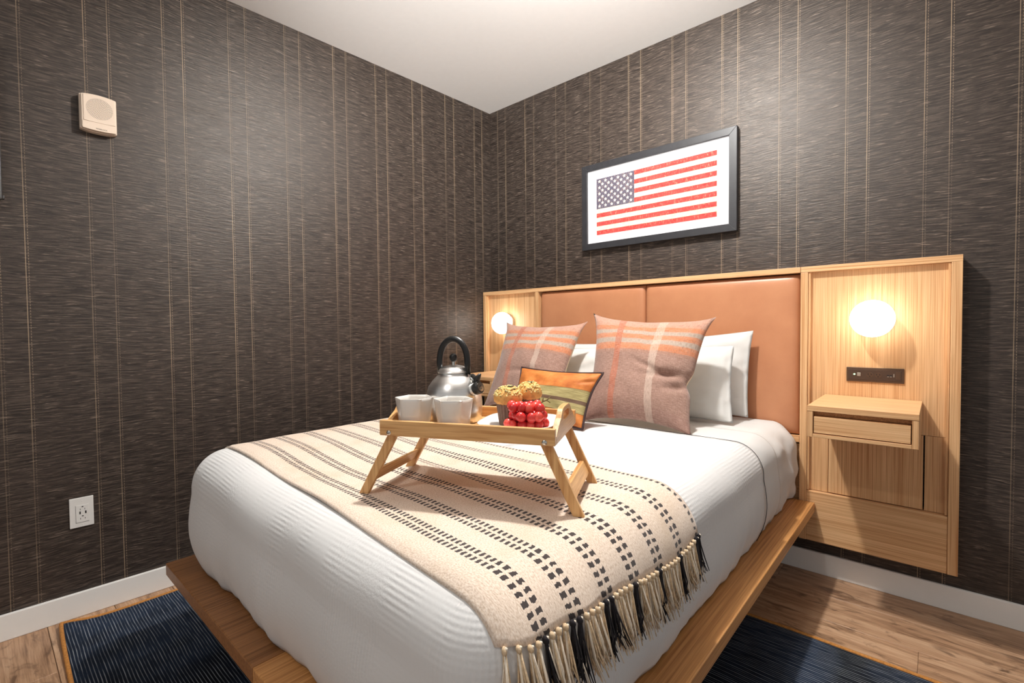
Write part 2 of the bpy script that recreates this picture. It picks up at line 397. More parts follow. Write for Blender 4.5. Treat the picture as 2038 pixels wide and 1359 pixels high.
def thing(name, label, cat, loc=(0, 0, 0), rz=0, group=None):
    o = bpy.data.objects.new(name, None); C.objects.link(o); o.location = loc; o.rotation_euler = (0, 0, rz); o.empty_display_size = .05
    return tag(o, label, cat, group)
def bx(*a): return B().box(*a)
def nz(x, y, z, s=1.0): return noise.noise(Vector((x*s, y*s, z*s)))

# ------------------------------------------------------------------ the setting
HC = 2.60; WA = math.atan(.0393)
put('ceiling', bx(-.6, 3.6, -4.2, .15, HC, HC+.1), 'ceil')['kind'] = 'structure'
w = put('wall_right', bx(-.15, 3.6, 0, .12, -.02, HC), 'wpR'); w['kind'] = 'structure'
w = put('wall_left', bx(-.12, 0, -4.0, .05, -.02, HC), 'wpL'); w.rotation_euler = (0, 0, -WA); w['kind'] = 'structure'
b = put('baseboard_right', bx(0, 3.6, -.014, 0, 0, .0937), 'trim', bevel=.003); b['kind'] = 'structure'
b = put('baseboard_left', bx(0, .014, -4.0, -.014, 0, .0937), 'trim', bevel=.003); b.rotation_euler = (0, 0, -WA); b['kind'] = 'structure'

fl = put('floor', bx(-.4, 3.6, -4.2, .1, -.06, -.012), 'gap'); fl['kind'] = 'structure'
PW, PL = .192, 1.22
plank_me = None
ends = {2: 2.34, 12: .27, 11: 1.05, 1: 1.55, 0: 1.86, 3: 1.5}
for r in range(17):
    y1 = -r*PW
    e = ends.get(r, (r*.47) % PL)
    x = e-PL*2
    while x < 3.4:
        if x+PL > -.3:
            if plank_me is None:
                p = put('plank', bx(.0003, PL-.0003, -PW+.0007, -.0007, -.012, 0), 'floor', fl, local=True, bevel=.0012, seg=1); plank_me = p
                p.location = (x, y1, 0)
            else:
                p = plank_me.copy(); C.objects.link(p); p.location = (x, y1, 0)
        x += PL

# ------------------------------------------------------------------ rug
rug = thing('area_rug', 'navy blue rug with fine white stripes and orange bound edge under the bed', 'rug', (1.4, -1.41, 0))
RX0, RX1, RY0, RY1 = .0, 2.95, -2.282, -.545
def rugxy(a, b_):
    x = RX0+(RX1-RX0)*a; y = RY0+(RY1-RY0)*b_
    cx = math.exp(-a*9)
    return x + .028*(1-cx)*0 + .010*nz(x, y, 0, 3)*(1 if a < .02 else .4) - .03*math.exp(-((a)/.03)**2)*math.exp(-((b_)/.03)**2), y + .008*nz(x*1.0, 3, y, 2.2) + .012*math.exp(-a*30), .007+.002*nz(x, y, 4, 5)+.010*math.exp(-(a/.05)**2-(b_/.06)**2)
g = B(); g.grid(lambda a, b_: Vector(rugxy(a, b_)), 120, 70)
rb = put('pile', g, 'rug', rug, smooth='all')
loop = [Vector(rugxy(i/120, 0)) for i in range(121)]+[Vector(rugxy(1, i/60)) for i in range(1, 61)]+[Vector(rugxy(1-i/120, 1)) for i in range(1, 121)]+[Vector(rugxy(0, 1-i/60)) for i in range(1, 61)]
put('binding', B().tube([p+Vector((0, 0, -.0005)) for p in loop], .0068, 6, cap=False), 'bind', rug, smooth='all', label='orange stitched binding')

# ------------------------------------------------------------------ bed frame
PZ = .338
bed = thing('platform_bed_frame', 'oak platform bed frame with overhanging board edge under the white bedding', 'bed frame', (1.247, -1.07, 0))
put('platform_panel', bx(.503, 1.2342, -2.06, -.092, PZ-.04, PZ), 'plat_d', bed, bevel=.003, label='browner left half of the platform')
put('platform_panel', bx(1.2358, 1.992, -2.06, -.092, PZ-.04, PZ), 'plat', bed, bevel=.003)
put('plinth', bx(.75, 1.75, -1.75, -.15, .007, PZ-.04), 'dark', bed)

# ------------------------------------------------------------------ headboard
hb = thing('headboard', 'wall-hung oak headboard with tan leather padded centre and side panels', 'headboard', (1.22, 0, .17))
FY, RYP = -.0895, -.066
ZT, ZB = 1.343, .169
L0, L1, R0, R1 = .004, .494, 1.9325, 2.440
for (a, b_) in ((L0, L1-.001), (L1+.0005, R0-.0015), (R0, R1)):
    put('top_rail', bx(a, b_, FY, -.002, ZT-.024, ZT), 'oak_x', hb, bevel=.0012)
for (a, b_) in ((L0, L0+.026), (L1-.026, L1-.001), (R0, R0+.027), (R1-.030, R1)):
    put('stile', bx(a, b_, FY, -.002, ZB, ZT-.0245), 'oak_z', hb, bevel=.0012)
for (a, b_) in ((L0+.0265, L1-.0265), (R0+.0275, R1-.0305)):
    put('lower_rail', bx(a, b_, FY+.002, -.004, ZB, .383), 'oak_x', hb, bevel=.0012)
    put('lip', bx(a+.0005, a+.008, FY+.006, RYP, .386, ZT-.025), 'oak_z', hb, bevel=.0008)
    put('lip', bx(b_-.008, b_-.0005, FY+.006, RYP, .386, ZT-.025), 'oak_z', hb, bevel=.0008)
    put('upper_panel', bx(a, b_, RYP, -.006, .672, ZT-.025), 'oak_z', hb)
    dx0, dx1 = a+(.075 if a > 1 else .068), b_-(.067 if a > 1 else .072)
    put('side_panel', bx(a, dx0-.0012, RYP, -.006, .385, .6705), 'oak_z', hb)
    put('side_panel', bx(dx1+.0012, b_, RYP+.001, -.006, .385, .6705), 'oak_z', hb)
    put('access_panel', bx(dx0+.001, dx1-.0035, RYP-.004, -.006, .387, .6705), 'oak_z', hb, bevel=.0008)
put('backing', bx(L1+.001, R0-.002, -.05, -.003, ZB, ZT-.03), 'dark', hb)
put('mid_rail', bx(L1+.001, R0-.002, -.083, -.051, .585, .612), 'oak_x', hb, bevel=.0012)
put('bottom_panel', bx(L1+.001, R0-.002, -.064, -.051, ZB, .575), 'oak_x', hb)
def pad(x0, x1, z0, z1):
    def fn(a, b_):
        A, Bv = a*2-1, b_*2-1
        e = (1-abs(A)**26)*(1-abs(Bv)**22); d = .050+.030*max(0, e)**.45+.006*(1-A*A)*(1-Bv*Bv)
        return Vector((x0+(x1-x0)*(A*.5+.5), -d, z0+(z1-z0)*(Bv*.5+.5)))
    def den(t):   # dense near the borders
        s = t*2-1; return (math.copysign(1-(1-abs(s))**2.2, s))*.5+.5
    return B().grid(lambda a, b_: fn(den(a), den(b_)), 40, 40)
put('leather_pad', pad(L1+.004, 1.2065, .615, ZT-.0265), 'leather', hb, smooth='all')
put('leather_pad', pad(1.2085, R0-.004, .615, ZT-.0265), 'leather', hb, smooth='all')

# ------------------------------------------------------------------ floating nightstands
def nightstand(x0, x1, label):
    t = thing('nightstand', label, 'nightstand', ((x0+x1)/2, -.09, .69), 0, 'floating oak nightstands')
    y0, y1 = -.44, RYP-.0045
    put('top', bx(x0, x1, y0, y1, .782, .802), 'oak_x', t, bevel=.001)
    for a, b_ in ((x0+.0004, x0+.0175), (x1-.0175, x1-.0004)):
        put('side', bx(a, b_, y0+.001, y1, .688, .7815), 'oak_z', t, bevel=.001)
    put('bottom', bx(x0+.018, x1-.018, y0+.001, y1, .688, .7005), 'oak_x', t, bevel=.001)
    put('back', bx(x0+.018, x1-.018, -.12, -.10, .7015, .781), 'oak_x', t)
    d = put('drawer', bx(x0+.0205, x1-.0205, y0+.0045, -.13, .7035, .763), 'oak_x', t, bevel=.001)
    put('drawer_pull_gap', bx(x0+.0185, x1-.0185, y0+.03, -.13, .7645, .7813), 'plat', t)
    return t
nightstand(2.022, 2.334, 'floating oak nightstand with a drawer at the right of the bed')
nightstand(.108, .420, 'floating oak nightstand half hidden behind the kettle and left plaid cushion')

# ------------------------------------------------------------------ wall lamps
def lamp(x, z, label):
    t = thing('wall_lamp', label, 'wall lamp', (x, RYP, z), 0, 'lit globe lamps on the headboard')
    put('mount', B().lathe([(.0, -.001), (.060, -.001), (.062, .002), (.062, .020), (.058, .024), (0, .024)], 40, (x, RYP-.001, z), (0, -1, 0)), 'silver', t, smooth=1)
    pr_ = [(.072*math.sin(math.pi*i/28), .072*-math.cos(math.pi*i/28)) for i in range(29)]
    put('globe', B().lathe([(max(r, 0), zz*.92) for r, zz in pr_], 48, (x, RYP-.062, z), (0, -1, 0)), 'glow', t, smooth='all', label='lit white opal globe')
lamp(2.183, 1.117, 'lit white globe lamp above the right nightstand')
lamp(.216, 1.126, 'lit white globe lamp behind the left plaid cushion')

# ------------------------------------------------------------------ bronze outlet strip on the headboard
t = thing('outlet_strip', 'dark bronze strip with outlets, switch and charging ports above right nightstand', 'outlet', (2.188, RYP, .892))
def fx(x0, x1, z0, z1, d0, d1): return bx(x0, x1, RYP-d1, RYP-d0, z0, z1)
put('cover_plate', fx(2.096, 2.280, .863, .921, .0003, .006), 'bronze', t, bevel=.0015)
put('insert', fx(2.103, 2.273, .871, .913, .006, .0072), 'bronze_d', t, bevel=.0005)
put('light', B().lathe([(0, 0), (.0035, 0), (.0035, .002), (0, .002)], 16, (2.123, RYP-.0072, .893), (0, -1, 0)), 'led', t)
put('switch', fx(2.132, 2.144, .886, .900, .0072, .0095), 'silver', t, bevel=.001)
for x in (2.173, 2.200):
    so = put('socket', B().lathe([(0, 0), (.0108, 0), (.0108, .0012), (0, .0012)], 24, (x, RYP-.0072, .892), (0, -1, 0)), 'bronze', t, smooth=1)
    for dx, dz, w_, h_ in ((-.005, .003, .0012, .0035), (.005, .003, .0012, .003), (0, -.0055, .002, .002)):
        put('slot', bx(x+dx-w_, x+dx+w_, RYP-.0092, RYP-.0083, .892+dz-h_, .892+dz+h_), 'hole', so)
for x in (2.231, 2.240):
    us = put('charging_port', fx(x-.0035, x+.0035, .887, .895, .0072, .0082), 'hole', t)
    put('contact', bx(x-.0028, x+.0028, RYP-.0088, RYP-.008, .887, .8895), 'silver', us)
put('charging_port', fx(2.2475, 2.2505, .887, .900, .0072, .0084), 'silver', t)
put('blank_module', fx(2.255, 2.270, .878, .909, .0072, .0082), 'bronze', t, bevel=.0006)

# ------------------------------------------------------------------ picture
pc = thing('framed_picture', 'charcoal framed flag print in white mat hanging above the headboard', 'picture', (1.222, 0, 1.545))
PX0, PX1, PZ0, PZ1, PD = .787, 1.656, 1.547, 2.040, -.036
fw_ = .0365
def bar(loop): return B().prism(loop, PD, -.006, lambda a, b_, d: (a, d, b_))
put('frame_bar', bar([(PX0, PZ1), (PX1, PZ1), (PX1-fw_, PZ1-fw_), (PX0+fw_, PZ1-fw_)]), 'frame', pc, bevel=.0015)
put('frame_bar', bar([(PX0, PZ0), (PX0+fw_, PZ0+fw_), (PX1-fw_, PZ0+fw_), (PX1, PZ0)]), 'frame', pc, bevel=.0015)
put('frame_bar', bar([(PX0, PZ0), (PX0, PZ1), (PX0+fw_, PZ1-fw_), (PX0+fw_, PZ0+fw_)]), 'frame', pc, bevel=.0015)
put('frame_bar', bar([(PX1, PZ0), (PX1-fw_, PZ0+fw_), (PX1-fw_, PZ1-fw_), (PX1, PZ1)]), 'frame', pc, bevel=.0015)
put('mat_board', bx(PX0+.02, PX1-.02, -.024, -.008, PZ0+.02, PZ1-.02), 'mat', pc)
f = B(); GX0, GX1, GZ0, GZ1 = .882, 1.561, 1.629, 1.951
sh = (GZ1-GZ0)/13; cxw = (GX1-GX0)*.352; cz0 = GZ1-7*sh; yp = -.0252
f.box(GX0, GX1, yp, -.0235, GZ0, GZ1, 1)
for i in range(13):
    z0 = GZ0+i*sh
    if i % 2 == 0: f.box(GX0+(cxw if z0+sh/2 > cz0 else 0), GX1, yp-.0003, yp, z0, z0+sh, 0)
f.box(GX0, GX0+cxw, yp-.0003, yp, cz0, GZ1, 2)
hh = GZ1-cz0
for r in range(9):
    for k in range(6 if r % 2 == 0 else 5):
        cx = GX0+cxw*((2*k+1+(r % 2))/12); cz = cz0+hh*(r+.9)/9.8; R = .0105
        pts = [(cx+(R if j % 2 == 0 else R*.42)*math.sin(j*math.pi/5), cz+(R if j % 2 == 0 else R*.42)*math.cos(j*math.pi/5)) for j in range(10)]
        f.prism(pts, yp-.0006, yp-.0002, lambda a, b_, d: (a, d, b_), 3)
put('print', f, ['fr', 'fc', 'fb', 'fs'], pc, label='faded flag print with red stripes and white stars')

# ------------------------------------------------------------------ things on the left wall (frame: s along wall from the corner, d out of the wall, z)
def LW(s, d, z):
    return Vector((-math.sin(WA)*s+math.cos(WA)*d, -math.cos(WA)*s-math.sin(WA)*d, z))
def lbox(s0, s1, d0, d1, z0, z1):
    g = B().box(s0, s1, d0, d1, z0, z1); g.v = [LW(*v) for v in g.v]; return g
sp = thing('wall_speaker', 'ivory wall speaker with round perforated grille high on the left wall', 'speaker', LW(2.112, 0, 1.933))
def outline(s0, s1, z0, z1, bow, n=14):
    top = [(s1+(s0-s1)*i/n, z1+bow*(1-(2*i/n-1)**2)) for i in range(n+1)]
    bot = [(s0+(s1-s0)*i/n, z0-bow*(1-(2*i/n-1)**2)) for i in range(n+1)]
    return top+bot
put('housing', B().prism(outline(2.058, 2.168, 1.868, 1.998, .007), 0, .026, lambda a, b_, d: LW(a, d, b_)), 'ivory', sp, bevel=.003)
put('front_cover', B().prism(outline(2.060, 2.164, 1.870, 1.996, .006), .027, .040, lambda a, b_, d: LW(a, d, b_)), 'ivory', sp, bevel=.004)
gp = put('grille_panel', B().prism(outline(2.0645, 2.1575, 1.8965, 1.994, .0015), .040, .0425, lambda a, b_, d: LW(a, d, b_)), 'ivory', sp, bevel=.0012)
h = B()
for ri in range(1, 15):
    R = .0030*ri-.0006
    k = max(4, int(2*math.pi*R/.0042))
    if ri > 13: continue
    for j in range(k):
        a = 2*math.pi*j/k+ri*.4
        h.lathe([(0, 0), (.00095, 0), (.00095, .0005), (0, .0005)], 6, LW(2.1105+R*math.cos(a), .0424, 1.9475+R*math.sin(a)), LW(0, 1, 0))
put('grille_holes', h, 'hole', gp, kind='stuff')
put('lower_band', B().prism(outline(2.062, 2.161, 1.868, 1.8935, .003), .040, .0412, lambda a, b_, d: LW(a, d, b_)), 'ivory', sp, bevel=.0006)
tc = bpy.data.curves.new('maker_mark', 'FONT'); tc.body = 'WHEELOCK'; tc.size = .0062; tc.extrude = .0002; tc.align_x = 'CENTER'
to = bpy.data.objects.new('maker_mark', tc); C.objects.link(to); tc.materials.append(M['hole'])
to.parent = sp; p = LW(2.106, .0414, 1.8705)
to.matrix_parent_inverse = Matrix.Identity(4)
to.location = p-sp.location; to.rotation_euler = (math.pi/2, 0, math.pi/2-WA)
bpy.context.view_layer.update()
tm = bpy.data.meshes.new_from_object(to.evaluated_get(bpy.context.evaluated_depsgraph_get()))
mk = bpy.data.objects.new('lettering', tm); C.objects.link(mk); mk.parent = sp; mk.location = to.location; mk.rotation_euler = to.rotation_euler
bpy.data.objects.remove(to)

ol = thing('wall_outlet', 'white wall outlet plate low on the left wall', 'outlet', LW(2.199, 0, .40))
put('cover_plate', lbox(2.1645, 2.2345, 0, .006, .343, .457), 'plate', ol, bevel=.002)
put('receptacle', lbox(2.1785, 2.2165, .006, .0072, .362, .428), 'plate', ol, bevel=.0008)
put('seam', lbox(2.2165, 2.2172, .0058, .0066, .362, .428), 'hole', ol)
put('seam', lbox(2.1785, 2.2172, .0058, .0066, .3612, .3619), 'hole', ol)
for z in (.412, .376):
    for s, w_, h_ in ((2.2035, .0007, .0032), (2.1905, .0007, .0028)): put('slot', lbox(s-w_, s+w_, .0068, .0076, z-h_, z+h_), 'hole', ol)
for z in (.4215, .3855): put('ground_slot', lbox(2.1945, 2.1995, .0068, .0076, z-.0018, z+.0018), 'hole', ol)
for s in (2.2045, 2.1880): put('charging_port', lbox(s-.0020, s+.0020, .0068, .0077, .3935, .4040), 'hole', ol)
for z in (.444, .353): put('screw', B().lathe([(0, 0), (.002, 0), (.0016, .0008), (0, .0008)], 10, LW(2.1985, .006, z), LW(0, 1, 0)), 'plate', ol)

tv = thing('wall_screen', 'dark screen corner at the left edge of the photo on left wall', 'screen', LW(2.75, 0, 1.54))
put('shell', lbox(2.3765, 3.35, .030, .058, 1.552, 2.12), 'tv', tv, bevel=.006)
put('bracket', lbox(2.55, 3.2, 0, .0295, 1.60, 2.02), 'black', tv)
put('corner_clip', lbox(2.3715, 2.383, .030, .050, 1.556, 1.570), 'tv', tv, bevel=.003)

# ------------------------------------------------------------------ bedding
MX0, MX1, MY0 = .536, 1.920, -2.000
TZ = .669; EX, EZ, RC = .10, .108, .10
def lift(x, y=-1.5): k = max(0, min(1, (1.12-x)/.45)); j = max(0, min(1, (-.72-y)/.45)); return .022*k*k*(3-2*k)*j*j*(3-2*j)
def edge_in(x, y):
    """distance inside the rounded outline of the mattress (head end open)"""
    cx0, cx1, cy0 = MX0+RC, MX1-RC, MY0+RC
    if y < cy0 and (x < cx0 or x > cx1):
        qx = cx0 if x < cx0 else cx1
        return RC-math.hypot(x-qx, y-cy0)
    return min(x-MX0, MX1-x, y-MY0)
def topz(x, y, off=0):
    e = max(0.0, min(EX, edge_in(x, y)))
    return TZ-EZ+EZ*math.sqrt(max(0, 1-((EX-e)/EX)**2))+off+lift(x, y)*(e/EX)**.5+.004*nz(x, y, 0, 3.2)*min(1, e/EX)
def prof(nz_=10, na=12):
    """(inset, z) from the platform up to the flat top"""
    p = []
    for i in range(nz_+1):
        k = i/nz_; z = PZ+.004+(TZ-EZ-PZ-.004)*k
        p.append((-.012*math.sin(math.pi*k)+.022*(1-k)**3, z))
    for i in range(1, na+1):
        a = math.pi/2*i/na; p.append((EX-EX*math.cos(a), TZ-EZ+EZ*math.sin(a)))
    return p
def section(off, y, zmin=None):
    """points across the bed, left bottom over the top to right bottom"""
    P = [(e-off, z+(off if z > TZ-EZ else 0)) for e, z in prof()]
    left = [(MX0+e, z) for e, z in P]; right = [(MX1-e, z) for e, z in reversed(P)]
    mid = [(MX0+EX+(MX1-MX0-2*EX)*i/24, TZ+off) for i in range(1, 24)]
    return left+mid+right
def sheetband(y0, y1, off, nv, seed, wr, hem=0):
    n = len(section(off, 0)); rows = []
    g = B(); arr = []
    for j in range(nv+1):
        y = y0+(y1-y0)*j/nv
        row = []
        for i, (x, z) in enumerate(section(off, y)):
            side = 1 if (x < MX0+EX or x > MX1-EX) else 0
            d = wr*(.7*nz(y*9+seed, z*5, x*1.5)+.5*nz(y*16+z*9+seed, z*14-y*6, 3))*(1 if side else .5)
            drop = max(0, min(1, (TZ-EZ-z)/(TZ-EZ-PZ)))
            sx = (-1 if x < 1.2 else 1)
            row.append(Vector((x+sx*d*side*(1+.6*drop), y+.008*nz(x*3, seed, z*6)*(1 if j in (0, nv) else .5), max(PZ+.002, z+d*(1-side)*.7))))
        arr.append(row)
    flat = [p for r in arr for p in r]
    g.add(flat, [(j*n+i, j*n+i+1, (j+1)*n+i+1, (j+1)*n+i) for j in range(nv) for i in range(n-1)])
    return g, n
ma = thing('mattress', 'mattress in a white fitted sheet wrinkled at the head of the bed', 'mattress', (1.245, -1.05, PZ))
g, n = sheetband(-.096, -1.0, 0.0, 90, 3, .020)
g.f.append(tuple(range(n))); g.m.append(0)
put('fitted_sheet', g, 'sheet', ma, smooth='all')
g = B().box(MX0+.05, MX1-.05, -1.97, -.14, PZ+.001, TZ-.06)
put('core', g, 'sheet', ma, bevel=.03)
sh_ = thing('flat_sheet', 'smooth white top sheet folded back between coverlet and pillows', 'sheet', (1.245, -.56, PZ))
g, n = sheetband(-.44, -.672, .0065, 26, 9, .006)
o = put('cloth', g, 'sheet', sh_, smooth='all'); md = o.modifiers.new('t', 'SOLIDIFY'); md.thickness = .003; md.offset = -1

cv = thing('coverlet', 'white waffle-weave coverlet covering the foot of the bed to the platform', 'coverlet', (1.245, -1.35, PZ))
# outline path: right side head -> foot-right corner -> foot-left corner -> left side head
path = []
yh = -.660
def seg(p0, p1, k): return [(p0[0]+(p1[0]-p0[0])*i/k, p0[1]+(p1[1]-p0[1])*i/k) for i in range(k)]
path = []
for x, y in seg((MX1, yh), (MX1, MY0+RC), 70): path.append((x, y, 1, 0))
for i in range(16): a = math.pi/2*i/16; path.append((MX1-RC+RC*math.cos(a), MY0+RC-RC*math.sin(a), math.cos(a), -math.sin(a)))
for x, y in seg((MX1-RC, MY0), (MX0+RC, MY0), 70): path.append((x, y, 0, -1))
for i in range(16): a = math.pi/2*i/16; path.append((MX0+RC-RC*math.sin(a), MY0+RC-RC*math.cos(a), -math.sin(a), -math.cos(a)))
for x, y in seg((MX0, MY0+RC), (MX0, yh), 70)+[(MX0, yh)]: path.append((x, y, -1, 0))
PF = prof(16, 14); OFF = .0125
g = B(); g.uv = {}; vs = []; nc = len(PF)+9; dist = 0; lastp = None
for (x, y, nx, ny) in path:
    if lastp: dist += math.hypot(x-lastp[0], y-lastp[1])
    lastp = (x, y)
    arc = 0; prev = None; nom = 0; pp_ = None
    sy = min(yh, max(y, -1.45))if y > MY0+RC-.001 else -1.45
    for k in range(nc):
        if k < len(PF):
            e, z = PF[k]; drop = max(0, min(1, (TZ-EZ-z)/(TZ-EZ-PZ)))
            wav = (.010*nz(dist*7, 0, z*2.0)+.007*nz(dist*19, 5, z*3))*drop + .004*nz(dist*5, z*9, 2)
            foot = max(0, -ny)
            wav += .016*foot*drop*math.sin(dist*13+2*nz(dist*3, 1, 1)) * .5
            e2 = e-OFF-wav+max(0, -nx)*.030*(1-min(1, (z-PZ)/.16))**2
            zz = z+(OFF if z > TZ-EZ else 0)+ (.010*nz(dist*12, 3, 3)*(1 if k == 0 else 0))
            p = Vector((x-nx*e2, y-ny*e2, max(PZ+.0025, zz+lift(x-nx*e2, y)*max(0, min(1, (z-.5)/.1)))))
        else:
            kk = (k-len(PF)+1)/9; e2 = PF[-1][0]-OFF
            q = Vector((x-nx*e2, y-ny*e2, 0)); c_ = Vector((1.245, sy, 0)); p = q.lerp(c_, kk)
            p.z = TZ+OFF+.003*nz(p.x, p.y, 0, 4)+lift(p.x, p.y)
        if k < len(PF):
            if pp_: nom += math.hypot(PF[k][0]-pp_[0], PF[k][1]-pp_[1])
            pp_ = PF[k]; arc = nom
        else: arc += (p-prev).length
        prev = p
        g.uv[len(vs)] = (dist, arc)
        vs.append(p)
g.add(vs, [(i*nc+k, i*nc+k+1, (i+1)*nc+k+1, (i+1)*nc+k) for i in range(len(path)-1) for k in range(nc-1)])
o = put('cloth', g, 'waffle', cv, smooth='all'); md = o.modifiers.new('t', 'SOLIDIFY'); md.thickness = .004; md.offset = -1
# dark hem thread where the coverlet ends near the pillows
hp = [Vector((MX1-e+OFF+.0012, yh+.001, z+(OFF if z > TZ-EZ else 0)+.001)) for e, z in PF]+[Vector((MX1-EX-(MX1-MX0-2*EX)*.6*i/12, yh+.001, TZ+OFF+.0012)) for i in range(1, 13)]
put('hem', B().tube(hp,   .0011, 5), 'yarn_k', cv, label='thin dark hem line')

# ---- throw blanket
tb = thing('throw_blanket', 'beige woven throw with black dashed stripes and tasselled end across the bed', 'blanket', (1.3, -1.6, TZ))
OB = OFF+.0065
def blk(a, b_):
    """a: 0 left edge .. 1 right hem, b_: 0 head edge .. 1 foot edge"""
    yb = YB+.012*math.sin(a*9+.5)-.036*max(0, (a-.6)/.4)
    yf = -1.912+.012*math.sin(a*5.2+.4)-.042*max(0, (a-.5)/.5)**1.5-.03*max(0, .12-a)
    y = yb+(yf-yb)*b_
    # outline of the bed at this y
    xe = MX1
    if y < MY0+RC: xe = MX1-RC+math.sqrt(max(1e-6, RC*RC-(MY0+RC-y)**2))
    xs = MX0-.004+.0
    # arc length from left drop .06, over the flat, round the right edge, down to the hem
    q = (yf-y)/(yf-yb) if abs(yf-yb) > 1e-6 else 0
    zh = [.628, .618, .608, .598, .585, .574, .571, .580]
    qq = q*7; i0 = min(6, int(qq)); hz = zh[i0]+(zh[i0+1]-zh[i0])*(qq-i0) + .004-.016*max(0, 1-q*1.6)
    flat = (xe-EX)-(MX0+.04)
    # curve samples
    pts = []
    for i in range(61): pts.append((MX0+.006+(xe-EX-MX0-.006)*i/60))
    def zt(x): return topz(x, max(y, MY0+.02))
    S_ = []
    for x in pts: S_.append((x, zt(x)))
    for i in range(1, 13):
        an = math.pi/2*i/12
        xa = xe-EX+EX*math.sin(an); S_.append((xa, min(S_[-1][1], topz(xa, max(y, MY0+.02)))))
    zl = S_[-1][1]; S_.append((xe+.004, zl-.05)); S_.append((xe+.006, zl-.12))
    # cut at hem height
    out = [S_[0]]
    for k in range(1, len(S_)):
        if S_[k][1] < hz and S_[k][0] > 1.5:
            (x0, z0), (x1, z1) = S_[k-1], S_[k]; f_ = (z0-hz)/(z0-z1) if z0 != z1 else 0
            out.append((x0+(x1-x0)*f_, hz)); break
        out.append(S_[k])
    d = [0]
    for k in range(1, len(out)): d.append(d[-1]+math.hypot(out[k][0]-out[k-1][0], out[k][1]-out[k-1][1]))
    tgt = a*d[-1]
    for k in range(1, len(out)):
        if d[k] >= tgt-1e-9: break
    f_ = (tgt-d[k-1])/max(1e-9, d[k]-d[k-1])
    x = out[k-1][0]+(out[k][0]-out[k-1][0])*f_; z = out[k-1][1]+(out[k][1]-out[k-1][1])*f_
    tx, tz = out[k][0]-out[k-1][0], out[k][1]-out[k-1][1]; L = math.hypot(tx, tz) or 1
    nx_, nz_ = -tz/L, tx/L
    o_ = OB
    # soft lengthwise rumples under and beside the tray
    ridge = .012*math.exp(-((y+1.60+.10*(x-1.2))/.035)**2)*math.exp(-((x-1.22)/.26)**2)
    ridge += .012*math.exp(-((y+1.44-.05*(x-1.2))/.05)**2)*math.exp(-((x-1.45)/.25)**2)
    ridge += .012*math.exp(-((y+1.50)/.10)**2)*math.exp(-((x-1.0)/.22)**2)
    o_ += ridge*(1 if tz > -.3*L else .3)+.0035*(1+nz(x*5, y*8, 1))+.002
    if b_ < .02 or b_ > .985: o_ -= .003
    ex = .010*nz(y*11, 2, z*4)*max(0, min(1, (TZ-z)/.08))
    return Vector((x+nx_*o_+(abs(ex) if nx_ > .5 else 0), y, z+nz_*o_)), tgt, (b_*(YB-YF))
NU, NV = 150, 96
g = B(); g.uv = {}; vs = []; hemrow = []
for j in range(NV+1):
    for i in range(NU+1):
        p, s_, v_ = blk(i/NU, j/NV)
        g.uv[len(vs)] = (.5*s_+.5*(i/NU)*1.43, j/NV*.68); vs.append(p)
        if i == NU: hemrow.append(p)
g.add(vs, [(j*(NU+1)+i, j*(NU+1)+i+1, (j+1)*(NU+1)+i+1, (j+1)*(NU+1)+i) for j in range(NV) for i in range(NU)])
o = put('cloth', g, 'blanket', tb, smooth='all'); md = o.modifiers.new('t', 'SOLIDIFY'); md.thickness = .006; md.offset = -1

def tassel_mesh(mats_idx, seed, L):
    rnd = random.Random(seed); g = B()
    g.ico((0, 0, -.004), .0052, 2, mats_idx[0], (1.2, .8, 1.3)); g.ico((.003, .002, -.001), .003, 1, 1)
    for k in range(24):
        a = rnd.uniform(0, 2*math.pi); r = rnd.uniform(.001, .0060); r2 = r*rnd.uniform(1.3, 3.0); dx, dy = math.cos(a), math.sin(a)*.6
        l = L*rnd.uniform(.78, 1.05); c1 = rnd.uniform(-.005, .005); c2 = rnd.uniform(-.016, .016)
        pts = [(dx*r*.5, dy*r*.5, -.005), (dx*r+c1*.4, dy*r, -l*.3), (dx*r2+c1, dy*r2, -l*.65), (dx*r2+c2, dy*r2+c1*.3, -l)]
        g.tube(pts, [.0015, .0016, .0015, .0009], 4, rnd.choice(mats_idx))
    return g
TM = ['yarn', 'yarn_l', 'yarn_k']
protos = {}
def tassel(p, tdir, kind, i):
    key = (kind, i % 3)
    if key not in protos:
        o = put('tassel', tassel_mesh((2, 2, 2, 2, 1) if kind == 'k' else (0, 0, 0, 1), 50+i % 3+(10 if kind == 'k' else 0), .098), TM, tb, local=True, smooth='all'); protos[key] = o
    else:
        o = protos[key].copy(); C.objects.link(o); o.parent = tb
    if kind == 'k': o['label'] = 'black and cream tassel'
    elif 'label' in o: del o['label']
    q = Vector((MX1-RC, min(max(p.y, MY0+RC), p.y if p.y > MY0+RC else MY0+RC)))
    d = Vector((p.x, p.y))-q; r_p = d.length; d.normalize()
    t_ = math.atan(max(0, RC+OFF+.016-r_p)/.085)+random.uniform(.02, .10)
    o.location = p-tb.location; o.rotation_euler = (random.uniform(-.12, .12), -t_, math.atan2(d.y, d.x)); o.scale = (1, 1, random.uniform(.92, 1.12))
NT = 40
for i in range(NT):
    b_ = (i+.5)/NT; k = b_*NV; j = min(NV-1, int(k)); p = hemrow[j].lerp(hemrow[j+1], k-j)
    v_ = b_*.68
    kind = 'k' if any(abs(v_-s-.003) < .0125 for s in STR) else 'c'
    corner = max(0, (b_-.86)/.14)
    tassel(p+Vector((.003, 0, 0)), (-.10+.05*random.random(), -corner*.7), kind, i)

